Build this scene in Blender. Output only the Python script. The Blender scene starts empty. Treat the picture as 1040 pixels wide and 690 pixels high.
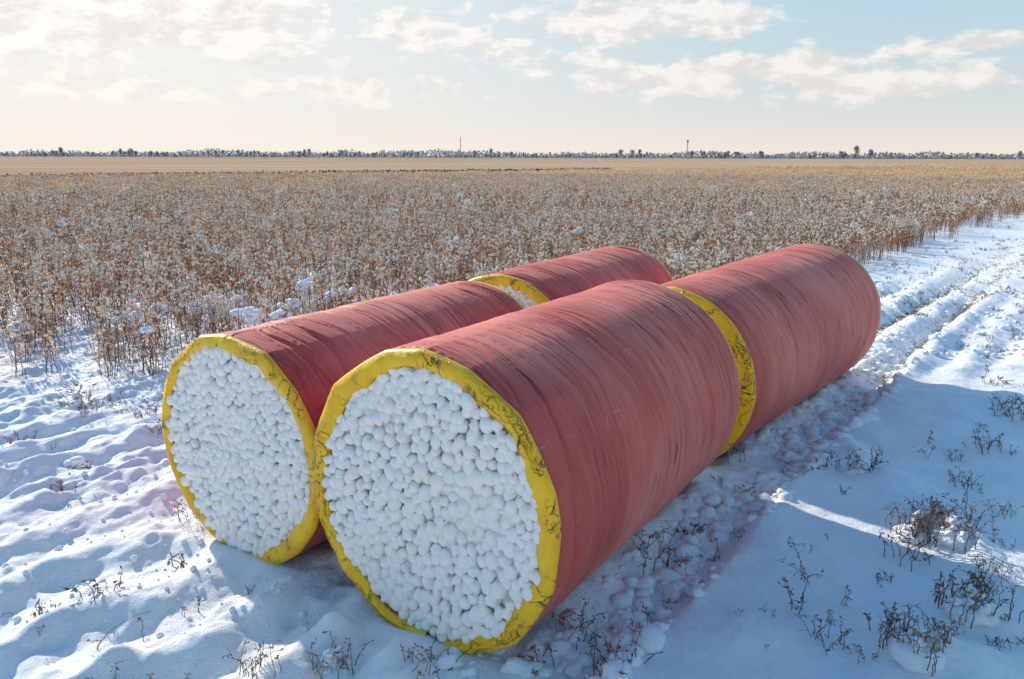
import bpy, math, random
import numpy as np
from mathutils import Vector, Matrix, Quaternion

rnd = random.Random(7)
rs = np.random.RandomState(11)
sc = bpy.context.scene
col = sc.collection
PI = math.pi
R = math.radians

# ------------------------------------------------------------------ camera model (metres; x right, y away, z up)
F_PX, CAM_H = 800.5, 3.779
PITCH = math.atan((345 - 157.6) / F_PX)

def at(u, v, z=0.0):
    """ground point seen at photo position (u, v) of 1040 x 690"""
    a = (u - 520) / F_PX; b = (345 - v) / F_PX
    d = (a, math.cos(PITCH) + b * math.sin(PITCH), -math.sin(PITCH) + b * math.cos(PITCH))
    s = (z - CAM_H) / d[2]
    return (d[0] * s, d[1] * s)

# ------------------------------------------------------------------ noise
def _hash(xi, yi, seed):
    n = (xi * 374761393 + yi * 668265263 + seed * 974126177) & 0xffffffff
    n = ((n ^ (n >> 13)) * 1274126177) & 0xffffffff
    n = ((n ^ (n >> 15)) * 1103515245 + 12345) & 0xffffffff
    return ((n ^ (n >> 16)) & 0xffffff) / float(0xffffff)

def vnoise(x, y, seed=0):
    x = np.asarray(x, float); y = np.asarray(y, float)
    fx = np.floor(x); fy = np.floor(y)
    xi = fx.astype(np.int64); yi = fy.astype(np.int64)
    tx = x - fx; ty = y - fy
    tx = tx ** 3 * (tx * (tx * 6 - 15) + 10); ty = ty ** 3 * (ty * (ty * 6 - 15) + 10)
    a = _hash(xi, yi, seed); b = _hash(xi + 1, yi, seed)
    c = _hash(xi, yi + 1, seed); d = _hash(xi + 1, yi + 1, seed)
    return (a + (b - a) * tx) * (1 - ty) + (c + (d - c) * tx) * ty

def fbm(x, y, seed=0, oct=4, gain=0.5):
    r = 0; amp = 1; tot = 0
    for k in range(oct):
        ca, sa = math.cos(k * 0.7), math.sin(k * 0.7)
        r = r + amp * vnoise((x * ca - y * sa) * 2 ** k, (x * sa + y * ca) * 2 ** k, seed + k * 17)
        tot += amp; amp *= gain
    return r / tot - 0.5

def sstep(a, b, x):
    t = np.clip((x - a) / (b - a), 0, 1); return t * t * (3 - 2 * t)

# ------------------------------------------------------------------ object helpers
def mesh_np(name, verts, faces, mats=(), smooth=True, mat_idx=None, uv=None):
    """verts (n,3); faces list of (m,k) integer arrays"""
    me = bpy.data.meshes.new(name)
    verts = np.asarray(verts, np.float32)
    if isinstance(faces, np.ndarray): faces = [faces]
    faces = [np.asarray(f, np.int32) for f in faces if len(f)]
    me.vertices.add(len(verts)); me.vertices.foreach_set('co', verts.ravel())
    idx = np.concatenate([f.ravel() for f in faces])
    tot = np.concatenate([np.full(len(f), f.shape[1], np.int32) for f in faces])
    st = np.concatenate([[0], np.cumsum(tot)[:-1]]).astype(np.int32)
    me.loops.add(len(idx)); me.loops.foreach_set('vertex_index', idx)
    me.polygons.add(len(tot)); me.polygons.foreach_set('loop_start', st); me.polygons.foreach_set('loop_total', tot)
    if mat_idx is not None: me.polygons.foreach_set('material_index', np.asarray(mat_idx, np.int32))
    me.polygons.foreach_set('use_smooth', np.full(len(tot), bool(smooth)))
    for m in mats: me.materials.append(m)
    if uv is not None:
        l = me.uv_layers.new(name='UVMap'); l.data.foreach_set('uv', np.asarray(uv, np.float32)[idx].ravel())
    me.update(calc_edges=True); me.validate()
    return me

def link(name, data, parent=None, loc=None, rz=0.0):
    o = bpy.data.objects.new(name, data); col.objects.link(o)
    if parent is not None: o.parent = parent
    if loc is not None: o.location = loc
    if rz: o.rotation_euler = (0, 0, rz)
    return o

def tag(o, label=None, cat=None, group=None, kind=None):
    if label: o['label'] = label
    if cat: o['category'] = cat
    if group: o['group'] = group
    if kind: o['kind'] = kind
    return o

class MB:
    """collects pieces into one mesh"""
    def __init__(s): s.v = []; s.f3 = []; s.f4 = []; s.m3 = []; s.m4 = []; s.n = 0
    def add(s, v, f, m=0):
        v = np.asarray(v, float); f = np.asarray(f, int)
        if f.shape[1] == 3: s.f3.append(f + s.n); s.m3 += [m] * len(f)
        else: s.f4.append(f + s.n); s.m4 += [m] * len(f)
        s.v.append(v); s.n += len(v)
    def tube(s, pts, r0, r1, sides=4, m=0):
        pts = np.asarray(pts, float); n = len(pts)
        d = np.gradient(pts, axis=0); d /= np.linalg.norm(d, axis=1)[:, None] + 1e-9
        ref = np.array([0.31, 0.23, 0.92]); ref = ref if abs(d[0] @ ref) < 0.9 else np.array([1., 0, 0])
        a = np.cross(d, ref); a /= np.linalg.norm(a, axis=1)[:, None] + 1e-9
        b = np.cross(d, a)
        rr = np.linspace(r0, r1, n)[:, None]
        th = np.arange(sides) * 2 * PI / sides
        v = (pts[:, None, :] + rr[:, None] * (np.cos(th)[None, :, None] * a[:, None] + np.sin(th)[None, :, None] * b[:, None])).reshape(-1, 3)
        i = np.arange(n - 1)[:, None] * sides; j = np.arange(sides)[None]; k = (j + 1) % sides
        f = np.stack([i + j, i + k, i + sides + k, i + sides + j], -1).reshape(-1, 4)
        s.add(v, f, m)
    def blob(s, c, r, m=0, sub=1, seed=0, amp=0.25, squash=(1, 1, 1)):
        v, f = ICO[sub]
        q = np.random.RandomState(seed)
        ph = q.rand(3, 3) * 6; fr = 1.2 + q.rand(3) * 2
        disp = 1 + amp * sum(np.sin((v * fr[k]) @ (q.randn(3)) + ph[k, 0]) for k in range(3)) / 3
        if sub >= 2: disp = disp + amp * .28 * np.sin((v * 6.5) @ q.randn(3) + ph[0, 1]) * np.sin((v * 5.1) @ q.randn(3) + ph[1, 1])
        s.add(np.asarray(c) + v * disp[:, None] * r * np.asarray(squash), f, m)
    def leaf(s, c, size, q, m=0, asp=0.55):
        """small curled leaf: four triangles bent along the mid rib"""
        a = q.randn(3); a /= np.linalg.norm(a); b = np.cross(a, q.randn(3)); b /= np.linalg.norm(b) + 1e-9; n = np.cross(a, b)
        cur = size * (0.2 + 0.3 * q.rand())
        p = [c, c + a * size * .5 + b * size * asp * .5 + n * cur * .6, c + a * size + n * cur * .3, c + a * size * .5 - b * size * asp * .5 + n * cur * .6, c + a * size * .5]
        s.add(p, [(0, 1, 4), (1, 2, 4), (2, 3, 4), (3, 0, 4)], m)
    def mesh(s, name, mats, smooth=True):
        fs = []; mi = []
        if s.f3: fs.append(np.concatenate(s.f3)); mi += s.m3
        if s.f4: fs.append(np.concatenate(s.f4)); mi += s.m4
        return mesh_np(name, np.concatenate(s.v), fs, mats, smooth, mi)

def _ico(sub):
    import bmesh
    bm = bmesh.new(); bmesh.ops.create_icosphere(bm, subdivisions=sub, radius=1)
    v = np.array([x.co[:] for x in bm.verts]); bm.verts.index_update()
    f = np.array([[w.index for w in p.verts] for p in bm.faces]); bm.free()
    return v, f
ICO = {k: _ico(k) for k in (1, 2, 3)}

# ------------------------------------------------------------------ materials
def new_mat(name):
    m = bpy.data.materials.new(name); m.use_nodes = True
    nt = m.node_tree; p = nt.nodes['Principled BSDF']
    return m, nt, p

class NT:
    def __init__(s, nt): s.nt = nt
    def n(s, t, **k):
        x = s.nt.nodes.new(t)
        for a, b in k.items(): setattr(x, a, b)
        return x
    def l(s, a, b): s.nt.links.new(a, b)
    def val(s, x, v):
        if hasattr(v, 'is_output') or isinstance(v, bpy.types.NodeSocket): s.l(v, x)
        else: x.default_value = v
    def math(s, op, a, b=None, c=None, clamp=False):
        x = s.n('ShaderNodeMath', operation=op); x.use_clamp = clamp
        s.val(x.inputs[0], a)
        if b is not None: s.val(x.inputs[1], b)
        if c is not None: s.val(x.inputs[2], c)
        return x.outputs[0]
    def mix(s, f, a, b, mode='MIX'):
        x = s.n('ShaderNodeMix', data_type='RGBA', blend_type=mode)
        s.val(x.inputs[0], f); s.val(x.inputs[6], a); s.val(x.inputs[7], b)
        return x.outputs[2]
    def noise(s, vec, scale, detail=4, rough=0.55, dist=0.0, out=0):
        x = s.n('ShaderNodeTexNoise'); x.inputs['Scale'].default_value = scale
        x.inputs['Detail'].default_value = detail; x.inputs['Roughness'].default_value = rough
        x.inputs['Distortion'].default_value = dist
        if vec is not None: s.l(vec, x.inputs['Vector'])
        return x.outputs[out]
    def mapping(s, vec, scale=(1, 1, 1), loc=(0, 0, 0), rot=(0, 0, 0)):
        x = s.n('ShaderNodeMapping'); x.inputs['Scale'].default_value = scale
        x.inputs['Location'].default_value = loc; x.inputs['Rotation'].default_value = rot
        s.l(vec, x.inputs['Vector']); return x.outputs[0]
    def ramp(s, f, a, b, lo=0.0, hi=1.0, smooth=True):
        x = s.n('ShaderNodeMapRange'); x.interpolation_type = 'SMOOTHSTEP' if smooth else 'LINEAR'
        s.val(x.inputs[0], f); x.inputs[1].default_value = a; x.inputs[2].default_value = b
        x.inputs[3].default_value = lo; x.inputs[4].default_value = hi
        return x.outputs[0]
    def bump(s, h, strength, dist, prev=None):
        x = s.n('ShaderNodeBump'); x.inputs['Strength'].default_value = strength; x.inputs['Distance'].default_value = dist
        s.l(h, x.inputs['Height'])
        if prev is not None: s.l(prev, x.inputs['Normal'])
        return x.outputs[0]

def c4(r, g, b): return (r, g, b, 1)

def mat_ground():
    m, nt, p = new_mat('snow_and_soil'); g = NT(nt)
    geo = g.n('ShaderNodeNewGeometry'); pos = geo.outputs['Position']
    att = g.n('ShaderNodeAttribute', attribute_name='soil').outputs['Fac']
    far = g.n('ShaderNodeAttribute', attribute_name='field').outputs['Fac']
    n1 = g.noise(pos, 9, 6, 0.6); n2 = g.noise(pos, 75, 4, 0.6); n3 = g.noise(pos, 2.0, 3)
    snow = g.mix(g.ramp(n3, .3, .7), c4(.83, .845, .87), c4(.88, .885, .89))
    soilc = g.mix(g.ramp(g.noise(pos, 30, 5), .35, .65), c4(.13, .085, .055), c4(.30, .22, .15))
    # bare patches where the 'soil' mask beats a noise
    k = g.ramp(g.math('ADD', att, g.math('MULTIPLY', g.math('SUBTRACT', n1, .5), 1.3)), .62, .75)
    c = g.mix(k, snow, soilc)
    # far harvested fields: straw colour with faint stripes
    sx = g.n('ShaderNodeSeparateXYZ'); g.l(pos, sx.inputs[0])
    st = g.noise(g.mapping(pos, (.004, .05, 1), rot=(0, 0, .5)), 1.0, 6, .65)
    st2 = g.noise(g.mapping(pos, (.35, .9, 1)), 1.0, 5, .7)
    fc = g.mix(g.ramp(st, .40, .60), c4(.44, .275, .165), c4(.60, .42, .275))
    fc = g.mix(g.math('MULTIPLY', g.ramp(st2, .45, .7), .5), fc, c4(.66, .52, .40))
    c = g.mix(far, c, fc)
    g.l(c, p.inputs['Base Color'])
    p.inputs['Roughness'].default_value = .62
    g.l(g.math('MULTIPLY', g.math('SUBTRACT', 1.0, far), .22), p.inputs['Specular IOR Level'])
    g.l(g.math('ADD', .62, g.math('MULTIPLY', far, .38)), p.inputs['Roughness'])
    b = g.bump(n1, .7, .05); b = g.bump(n2, .7, .014, b)
    b = g.bump(g.noise(pos, 230, 3), .6, .005, b)
    g.l(b, p.inputs['Normal'])
    return m

def mat_snow_lump():
    m, nt, p = new_mat('loose_snow'); g = NT(nt)
    geo = g.n('ShaderNodeNewGeometry'); pos = geo.outputs['Position']
    p.inputs['Base Color'].default_value = c4(.86, .87, .885)
    p.inputs['Roughness'].default_value = .7; p.inputs['Specular IOR Level'].default_value = .2
    b = g.bump(g.noise(pos, 40, 5, .6), .6, .02); b = g.bump(g.noise(pos, 220, 2), .4, .003, b)
    g.l(b, p.inputs['Normal'])
    return m

def mat_cotton():
    m, nt, p = new_mat('cotton_fibre'); g = NT(nt)
    pos = g.n('ShaderNodeNewGeometry').outputs['Position']
    a = g.noise(pos, 14, 3)
    g.l(g.mix(g.ramp(a, .35, .7), c4(.97, .905, .855), c4(.93, .875, .835)), p.inputs['Base Color'])
    p.inputs['Roughness'].default_value = .9; p.inputs['Specular IOR Level'].default_value = .1
    b = g.bump(g.noise(pos, 60, 5, .65), .45, .012); b = g.bump(g.noise(pos, 300, 2), .5, .003, b)
    g.l(b, p.inputs['Normal'])
    return m

def mat_wrap():
    m, nt, p = new_mat('red_wrap_film'); g = NT(nt)
    uv = g.n('ShaderNodeUVMap').outputs[0]
    pos = g.n('ShaderNodeNewGeometry').outputs['Position']
    w0 = g.noise(g.mapping(uv, (.45, .9, 1)), 1.0, 3, .5, out=1)
    # wrinkle coordinate: long round the bale, short along it, gently warped
    wv = g.n('ShaderNodeVectorMath', operation='MULTIPLY_ADD')
    g.l(w0, wv.inputs[0]); wv.inputs[1].default_value = (.3, .16, 0); g.l(uv, wv.inputs[2])
    w = wv.outputs[0]
    a1 = g.noise(g.mapping(w, (.40, 9, 1)), 1.0, 5, .6, .2)
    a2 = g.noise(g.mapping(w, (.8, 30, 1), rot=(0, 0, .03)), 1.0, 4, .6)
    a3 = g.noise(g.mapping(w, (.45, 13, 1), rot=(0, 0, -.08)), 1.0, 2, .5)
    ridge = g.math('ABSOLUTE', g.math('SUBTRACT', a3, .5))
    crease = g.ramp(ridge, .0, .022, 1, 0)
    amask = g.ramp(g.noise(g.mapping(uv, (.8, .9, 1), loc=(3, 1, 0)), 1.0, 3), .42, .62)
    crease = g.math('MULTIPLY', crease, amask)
    big = g.noise(g.mapping(uv, (.5, .7, 1), loc=(7, 2, 0)), 1.0, 4, .6)
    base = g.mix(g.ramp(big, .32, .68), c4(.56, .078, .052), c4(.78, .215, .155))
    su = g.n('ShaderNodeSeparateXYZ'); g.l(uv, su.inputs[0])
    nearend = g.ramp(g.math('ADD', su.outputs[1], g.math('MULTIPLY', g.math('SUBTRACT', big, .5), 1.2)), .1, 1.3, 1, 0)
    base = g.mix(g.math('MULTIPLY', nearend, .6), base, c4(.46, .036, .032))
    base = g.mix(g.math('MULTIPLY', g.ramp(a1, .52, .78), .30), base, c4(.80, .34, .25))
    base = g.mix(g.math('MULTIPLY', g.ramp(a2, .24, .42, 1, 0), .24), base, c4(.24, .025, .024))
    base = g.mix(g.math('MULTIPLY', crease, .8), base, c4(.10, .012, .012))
    # scuffs, scratches and frost specks
    s1 = g.math('ABSOLUTE', g.math('SUBTRACT', g.noise(g.mapping(uv, (7, 1.6, 1), rot=(0, 0, .8)), 1.0, 3, .6), .5))
    sm = g.ramp(g.noise(g.mapping(uv, (2.2, 2.2, 1), loc=(9, 4, 0)), 1.0, 3), .55, .68)
    base = g.mix(g.math('MULTIPLY', g.ramp(s1, 0, .008, .55, 0), sm), base, c4(.72, .42, .38))
    vo = g.n('ShaderNodeTexVoronoi'); vo.inputs['Scale'].default_value = 30; g.l(uv, vo.inputs['Vector'])
    sp = g.ramp(vo.outputs['Distance'], .05, .11, 1, 0)
    sp = g.math('MULTIPLY', sp, g.ramp(g.noise(g.mapping(uv, (1.1, 1.3, 1)), 3.0, 3), .5, .62))
    base = g.mix(g.math('MULTIPLY', sp, .75), base, c4(.85, .7, .66))
    dust = g.ramp(g.noise(g.mapping(uv, (3, 22, 1)), 1.0, 6, .7), .55, .8)
    base = g.mix(g.math('MULTIPLY', dust, .12), base, c4(.70, .40, .36))
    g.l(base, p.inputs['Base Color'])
    g.l(g.ramp(big, .3, .7, .55, .7), p.inputs['Roughness'])
    p.inputs['Specular IOR Level'].default_value = .35
    p.inputs['Sheen Weight'].default_value = .14; p.inputs['Sheen Roughness'].default_value = .4
    p.inputs['Sheen Tint'].default_value = c4(1, .75, .7)
    b = g.bump(a1, .22, .05); b = g.bump(a2, .25, .014, b)
    b = g.bump(crease, .6, .012, b); b.node.invert = True
    g.l(b, p.inputs['Normal'])
    return m

def mat_rim():
    m, nt, p = new_mat('yellow_film'); g = NT(nt)
    uv = g.n('ShaderNodeUVMap').outputs[0]
    ws = g.noise(uv, 5, 4, .6, out=1)
    wv = g.n('ShaderNodeVectorMath', operation='MULTIPLY_ADD'); g.l(ws, wv.inputs[0]); wv.inputs[1].default_value = (.22, .22, 0); g.l(uv, wv.inputs[2])
    w = wv.outputs[0]
    v = g.n('ShaderNodeTexVoronoi', feature='DISTANCE_TO_EDGE'); v.inputs['Scale'].default_value = 1.0; g.l(g.mapping(w, (8, 6.5, 1)), v.inputs['Vector'])
    cr = g.ramp(v.outputs['Distance'], .008, .04, 1, 0)
    v2 = g.n('ShaderNodeTexVoronoi', feature='DISTANCE_TO_EDGE'); v2.inputs['Scale'].default_value = 1.0; g.l(g.mapping(w, (26, 24, 1)), v2.inputs['Vector'])
    cr2 = g.ramp(v2.outputs['Distance'], .02, .10, 1, 0)
    patch = g.ramp(g.noise(g.mapping(uv, (1, 1, 1), loc=(4, 2, 0)), 2.3, 3, .6), .50, .62)
    patch2 = g.ramp(g.noise(g.mapping(uv, (1, 1, 1), loc=(1, 8, 0)), 5, 3, .6), .57, .66)
    # folds that run along the band
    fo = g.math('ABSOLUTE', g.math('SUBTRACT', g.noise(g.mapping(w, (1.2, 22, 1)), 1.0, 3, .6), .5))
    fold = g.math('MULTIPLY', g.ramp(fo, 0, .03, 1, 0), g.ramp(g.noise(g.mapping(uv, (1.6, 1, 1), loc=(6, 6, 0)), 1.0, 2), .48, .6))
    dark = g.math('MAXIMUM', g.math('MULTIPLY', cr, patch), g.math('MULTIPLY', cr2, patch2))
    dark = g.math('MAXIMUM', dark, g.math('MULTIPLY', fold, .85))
    hue = g.noise(uv, 3.5, 5, .6)
    base = g.mix(g.ramp(hue, .35, .65), c4(.90, .45, .003), c4(.97, .57, .006))
    sy = g.n('ShaderNodeSeparateXYZ'); g.l(uv, sy.inputs[0])
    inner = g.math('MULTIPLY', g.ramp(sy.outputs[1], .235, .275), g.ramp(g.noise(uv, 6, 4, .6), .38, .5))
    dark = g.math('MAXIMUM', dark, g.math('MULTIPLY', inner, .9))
    grime = g.ramp(g.noise(uv, 11, 6, .7), .55, .78)
    base = g.mix(g.math('MULTIPLY', grime, .4), base, c4(.42, .25, .02))
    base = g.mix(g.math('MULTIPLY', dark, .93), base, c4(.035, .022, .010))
    g.l(base, p.inputs['Base Color'])
    p.inputs['Roughness'].default_value = .42
    h = g.math('SUBTRACT', hue, g.math('MULTIPLY', dark, .6))
    b = g.bump(h, .7, .02); b = g.bump(g.noise(g.mapping(uv, (4, 30, 1)), 1.0, 4), .35, .012, b)
    g.l(b, p.inputs['Normal'])
    return m

def mat_plain(name, ca, cb, scale=8, rough=.8, trans=0.0, obj_random=False):
    m, nt, p = new_mat(name); g = NT(nt)
    pos = g.n('ShaderNodeNewGeometry').outputs['Position']
    f = g.ramp(g.noise(pos, scale, 4), .3, .7)
    if obj_random:
        oi = g.n('ShaderNodeObjectInfo').outputs['Random']
        f = g.math('ADD', g.math('MULTIPLY', f, .6), g.math('MULTIPLY', oi, .4))
    c = g.mix(f, c4(*ca), c4(*cb))
    g.l(c, p.inputs['Base Color']); p.inputs['Roughness'].default_value = rough
    p.inputs['Specular IOR Level'].default_value = .15
    if trans:
        t = g.n('ShaderNodeBsdfTranslucent'); g.l(c, t.inputs[0])
        mx = g.n('ShaderNodeMixShader'); mx.inputs[0].default_value = trans
        g.l(p.outputs[0], mx.inputs[1]); g.l(t.outputs[0], mx.inputs[2])
        out = [n for n in nt.nodes if n.type == 'OUTPUT_MATERIAL'][0]; g.l(mx.outputs[0], out.inputs[0])
    return m

M_GROUND = mat_ground(); M_SNOW = mat_snow_lump(); M_COTTON = mat_cotton(); M_WRAP = mat_wrap(); M_RIM = mat_rim()
M_DARK = mat_plain('dead_growth', (.14, .075, .04), (.26, .15, .085), 2, .9)
M_STALK = mat_plain('cotton_stalk', (.11, .05, .028), (.28, .145, .08), 6, .85, 0, True)
M_BRACT = mat_plain('dry_bract', (.26, .10, .04), (.86, .50, .25), 7, .85, .6, True)
M_BOLL = mat_plain('open_boll', (.97, .89, .77), (.985, .95, .88), 9, .9, .62)
M_FARBOLL = mat_plain('far_boll', (.97, .80, .58), (.985, .90, .74), 2, .9, .62)
M_WEED = mat_plain('dead_stem', (.09, .058, .042), (.28, .185, .125), 12, .85, 0, True)
M_WLEAF = mat_plain('dead_leaf', (.12, .075, .052), (.40, .28, .19), 14, .85, .2, True)
M_STRAW = mat_plain('straw', (.34, .24, .13), (.60, .46, .28), 10, .8, .2)
M_TREE = mat_plain('haze_tinted_crown', (.24, .29, .345), (.36, .41, .46), .35, .95, .45, True)  # distance haze put into the crown colour as a pale blue-grey tint
M_TRUNK = mat_plain('haze_tinted_trunk', (.22, .25, .29), (.30, .32, .35), .5, .95)  # trunk colour carries the same painted distance haze
M_MAST = mat_plain('mast_paint', (.30, .27, .26), (.42, .38, .36), .4, .6)
M_POST = mat_plain('white_post', (.75, .75, .73), (.85, .85, .83), .4, .6)

# ------------------------------------------------------------------ bales: x, y, yaw, length, half width, half height, taper, sink
BALES = [(-0.661, 5.583, .572, 3.99, 1.190, 1.212, 1.026, .050),
         (1.945, 9.52, .661, 5.49, 1.140, 1.140, 1.070, .070),
         (-2.580, 6.978, .580, 3.86, 1.123, 1.115, 1.018, .055),
         (-0.144, 10.915, .555, 4.134, 1.124, 1.120, 1.024, .071)]

# ------------------------------------------------------------------ snow surface
BY = .639                                   # direction of the bank beside the right row
mounds = []
for (u, v, r, h) in [(905, 540, .26, .16), (935, 552, .28, .24), (962, 562, .26, .24), (985, 575, .30, .16), (1005, 540, .40, .16), (985, 640, .30, .20), (930, 672, .42, .20),
                     (975, 690, .35, .14), (870, 478, .26, .16), (800, 497, .34, .10), (905, 505, .45, .15), (960, 540, .5, .10), (1030, 600, .5, .15),
                     (860, 465, .2, .1), (1010, 470, .5, .14), (970, 430, .4, .10), (1030, 420, .4, .14), (200, 550, .16, .13), (300, 596, .35, .10), (400, 640, .4, .08),
                     (340, 655, .22, .10), (120, 678, .2, .14), (95, 448, .35, .10), (150, 440, .4, .12), (60, 480, .4, .10), (60, 425, .3, .12), (110, 425, .3, .1),
                     (270, 575, .25, .08), (640, 655, .22, .12), (390, 675, .2, .12), (540, 690, .3, .1), (20, 415, .4, .12)]:
    x, y = at(u, v); mounds.append((x, y, r, h))

RUTS = []
for (p0, p1, wd, dp) in [((905, 374), (1040, 263), .20, .13), ((885, 338), (1040, 246), .22, .14), ((893, 300), (1040, 236), .18, .09), ((960, 372), (1040, 292), .16, .05), ((1010, 375), (1040, 340), .16, .05)]:
    a_, b_ = at(*p0), at(*p1); RUTS.append((a_[0], a_[1], math.atan2(b_[0] - a_[0], b_[1] - a_[1]), wd, dp))

def height(x, y):
    x = np.asarray(x, float); y = np.asarray(y, float)
    dist = np.hypot(x, y)
    near = 1 - sstep(40, 110, dist)
    h = .16 * fbm(x * .35, y * .35, 3, 3) + .10 * fbm(x * 1.1, y * 1.1, 21, 3)
    # signed distance to the bank edge on the right of the bales (positive = plateau)
    e = (x - .90) * math.cos(BY) - (y - 5.15) * math.sin(BY) + .22 * fbm(x * 1.6, y * 1.6, 40, 3)
    right = sstep(-.28, .06, e)
    # left and front: drifted furrows along the crop rows
    wl = (x + 2.6) * math.cos(.56) - (y - 6.9) * math.sin(.56)
    ul = (x + 2.6) * math.sin(.56) + (y - 6.9) * math.cos(.56)
    ph = wl / .86 + 1.5 * fbm(ul * .38, wl * .30, 50, 3) + .25 * fbm(ul * 1.6, wl * 1.1, 51, 2)
    saw = ph - np.floor(ph)
    prof = np.where(saw < .60, sstep(0, .60, saw), 1 - sstep(.60, 1, saw))
    amp = .17 * (.25 + 1.5 * np.clip(fbm(ul * .55, wl * .7, 60, 2) + .45, 0, 1))
    left = 1 - sstep(-1.5, -.6, e)
    front = 1 - sstep(9, 14, y)
    h = h + amp * (prof - .5) * left * (.25 + .75 * front)
    # lumpy crust in patches
    patch = sstep(-.06, .16, fbm(x * .8, y * .8, 71, 2) + .10 * sstep(8.5, 10.5, y))
    lump = np.abs(fbm(ul * 1.9, wl * 3.0, 70, 3))
    h = h + .30 * (lump - .08) * left * (.35 + .75 * patch)
    h = h + .06 * fbm(ul * 3.2, wl * 6, 80, 3) * left + .03 * fbm(x * 6, y * 6, 81, 3) * (.3 + left * patch)
    # plateau and channel on the right
    h = h + .17 * right - .05 * sstep(-1.4, -.7, e) * (1 - right)
    h = h + (.10 * fbm(x * 1.2, y * 1.2, 90, 3) + .05 * fbm(x * 2.6, y * 2.6, 91, 3)) * right
    crust = right * sstep(1.6, 3.2, e) * sstep(-.12, .12, fbm(x * .7, y * .7, 130, 2))
    h = h + crust * (.16 * np.abs(fbm(x * 2.3, y * 2.3, 131, 3)) + .05 * fbm(x * 5, y * 5, 132, 2))
    h = h + .16 * np.abs(fbm(x * 3.4, y * 3.4, 92, 3)) * (1 - right) * sstep(-1.6, -.9, e)
    # wheel ruts and crop rows running away on the right
    for (rx, ry, ryaw, wd, dp) in RUTS:
        wr = (x - rx) * math.cos(ryaw) - (y - ry) * math.sin(ryaw) + .12 * fbm(x * .8, y * .8, 95, 2)
        k = sstep(11.5, 14, y) * near
        h = h + k * dp * (-np.exp(-(wr / wd) ** 2) + .75 * np.exp(-((np.abs(wr) - wd * 2.1) / (wd * 1.1)) ** 2)) * (.8 + .8 * fbm(x * 1.3, y * 1.3, 98, 2))
    rows = sstep(13, 17, y) * sstep(-1, 1, (x - 13.57) * math.cos(.715) - (y - 28.66) * math.sin(.715)) * near
    h = h + rows * (.05 * fbm(x * 1.8, y * 1.8, 97, 3))
    for (mx, my, r, mh) in mounds:
        q = ((x - mx) ** 2 + (y - my) ** 2) / (r * r)
        h = h + mh * np.exp(-q * 1.6) * (.8 + .9 * fbm(x * 3.5, y * 3.5, 99, 3))
    # bales sit in the snow: hollow the ground beneath, small drift round the skirt
    for (bx, by, yaw, L, a, b, t, s) in BALES:
        dx, dy = x - bx, y - by
        ss = dx * math.sin(yaw) + dy * math.cos(yaw); ww = dx * math.cos(yaw) - dy * math.sin(yaw)
        k = sstep(-.35, .02, ss) * (1 - sstep(L - .02, L + .35, ss)) * (1 - sstep(.55, 1.15, np.abs(ww)))
        h = h * (1 - k) + .03 * k
        lump_ = np.clip(.5 + 1.6 * fbm(ss * 1.9, ww * 1.9, 120, 3), 0, 1.3)
        along = sstep(-.1, .2, ss) * (1 - sstep(L - .1, L + .3, ss))
        h = h + .13 * lump_ * np.exp(-((np.abs(ww) - .74) / .24) ** 2) * along
        h = h + .05 * lump_ * np.exp(-((ss + .13) / .17) ** 2) * (1 - sstep(.7, 1.1, np.abs(ww)))
    far = sstep(60, 200, dist)
    return h * (1 - far)

def hz(x, y):
    i = int(np.clip(np.searchsorted(gx, x) - 1, 0, len(gx) - 2)); j = int(np.clip(np.searchsorted(gy, y) - 1, 0, len(gy) - 2))
    tx = (x - gx[i]) / (gx[i + 1] - gx[i]); ty = (y - gy[j]) / (gy[j + 1] - gy[j])
    return float((Z[j, i] * (1 - tx) + Z[j, i + 1] * tx) * (1 - ty) + (Z[j + 1, i] * (1 - tx) + Z[j + 1, i + 1] * tx) * ty)

# field outline
FRONT = [at(-700, 520), at(0, 398), at(170, 384), (-3.6, 15.0), (4.3, 18.9)]
def in_field(x, y, off=0.0):
    x = np.asarray(x, float); y = np.asarray(y, float)
    fx = [-400.] + [p[0] for p in FRONT]; fy = [FRONT[0][1] - 5.] + [p[1] for p in FRONT]
    yf = np.interp(x, fx, fy)
    yr = .724
    wr = (x - 13.57) * math.cos(yr) - (y - 28.66) * math.sin(yr)
    return (y > yf + off) & (wr < -.1 - off)
# far edge of the standing crop (dark line across the middle of the photo)
E0, E1 = at(0, 188.5), at(620, 176.5)
def beyond(x, y):
    s = (E1[1] - E0[1]) / (E1[0] - E0[0])
    return y - (E0[1] + (x - E0[0]) * s)

def axis(lo, hi, step, ends, g=1.09):
    a = list(np.arange(lo, hi, step)); s = step
    while a[-1] < ends[1]: s *= g; a.append(a[-1] + s)
    s = step; pre = []; c = lo
    while c > ends[0]: s *= g; c -= s; pre.append(c)
    return np.array(pre[::-1] + a)

gx = axis(-9.5, 10.5, .028, (-2600, 2600)); gy = axis(4.3, 15.5, .03, (-30, 4200), 1.045)
X, Y = np.meshgrid(gx, gy)
Z = height(X, Y)
nx, ny = len(gx), len(gy)
i = np.arange(ny - 1)[:, None] * nx; j = np.arange(nx - 1)[None]
F = np.stack([i + j, i + j + 1, i + nx + j + 1, i + nx + j], -1).reshape(-1, 4)
me = mesh_np('ground', np.stack([X.ravel(), Y.ravel(), Z.ravel()], -1), F, [M_GROUND])
ground = tag(link('ground', me), kind='structure')
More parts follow.
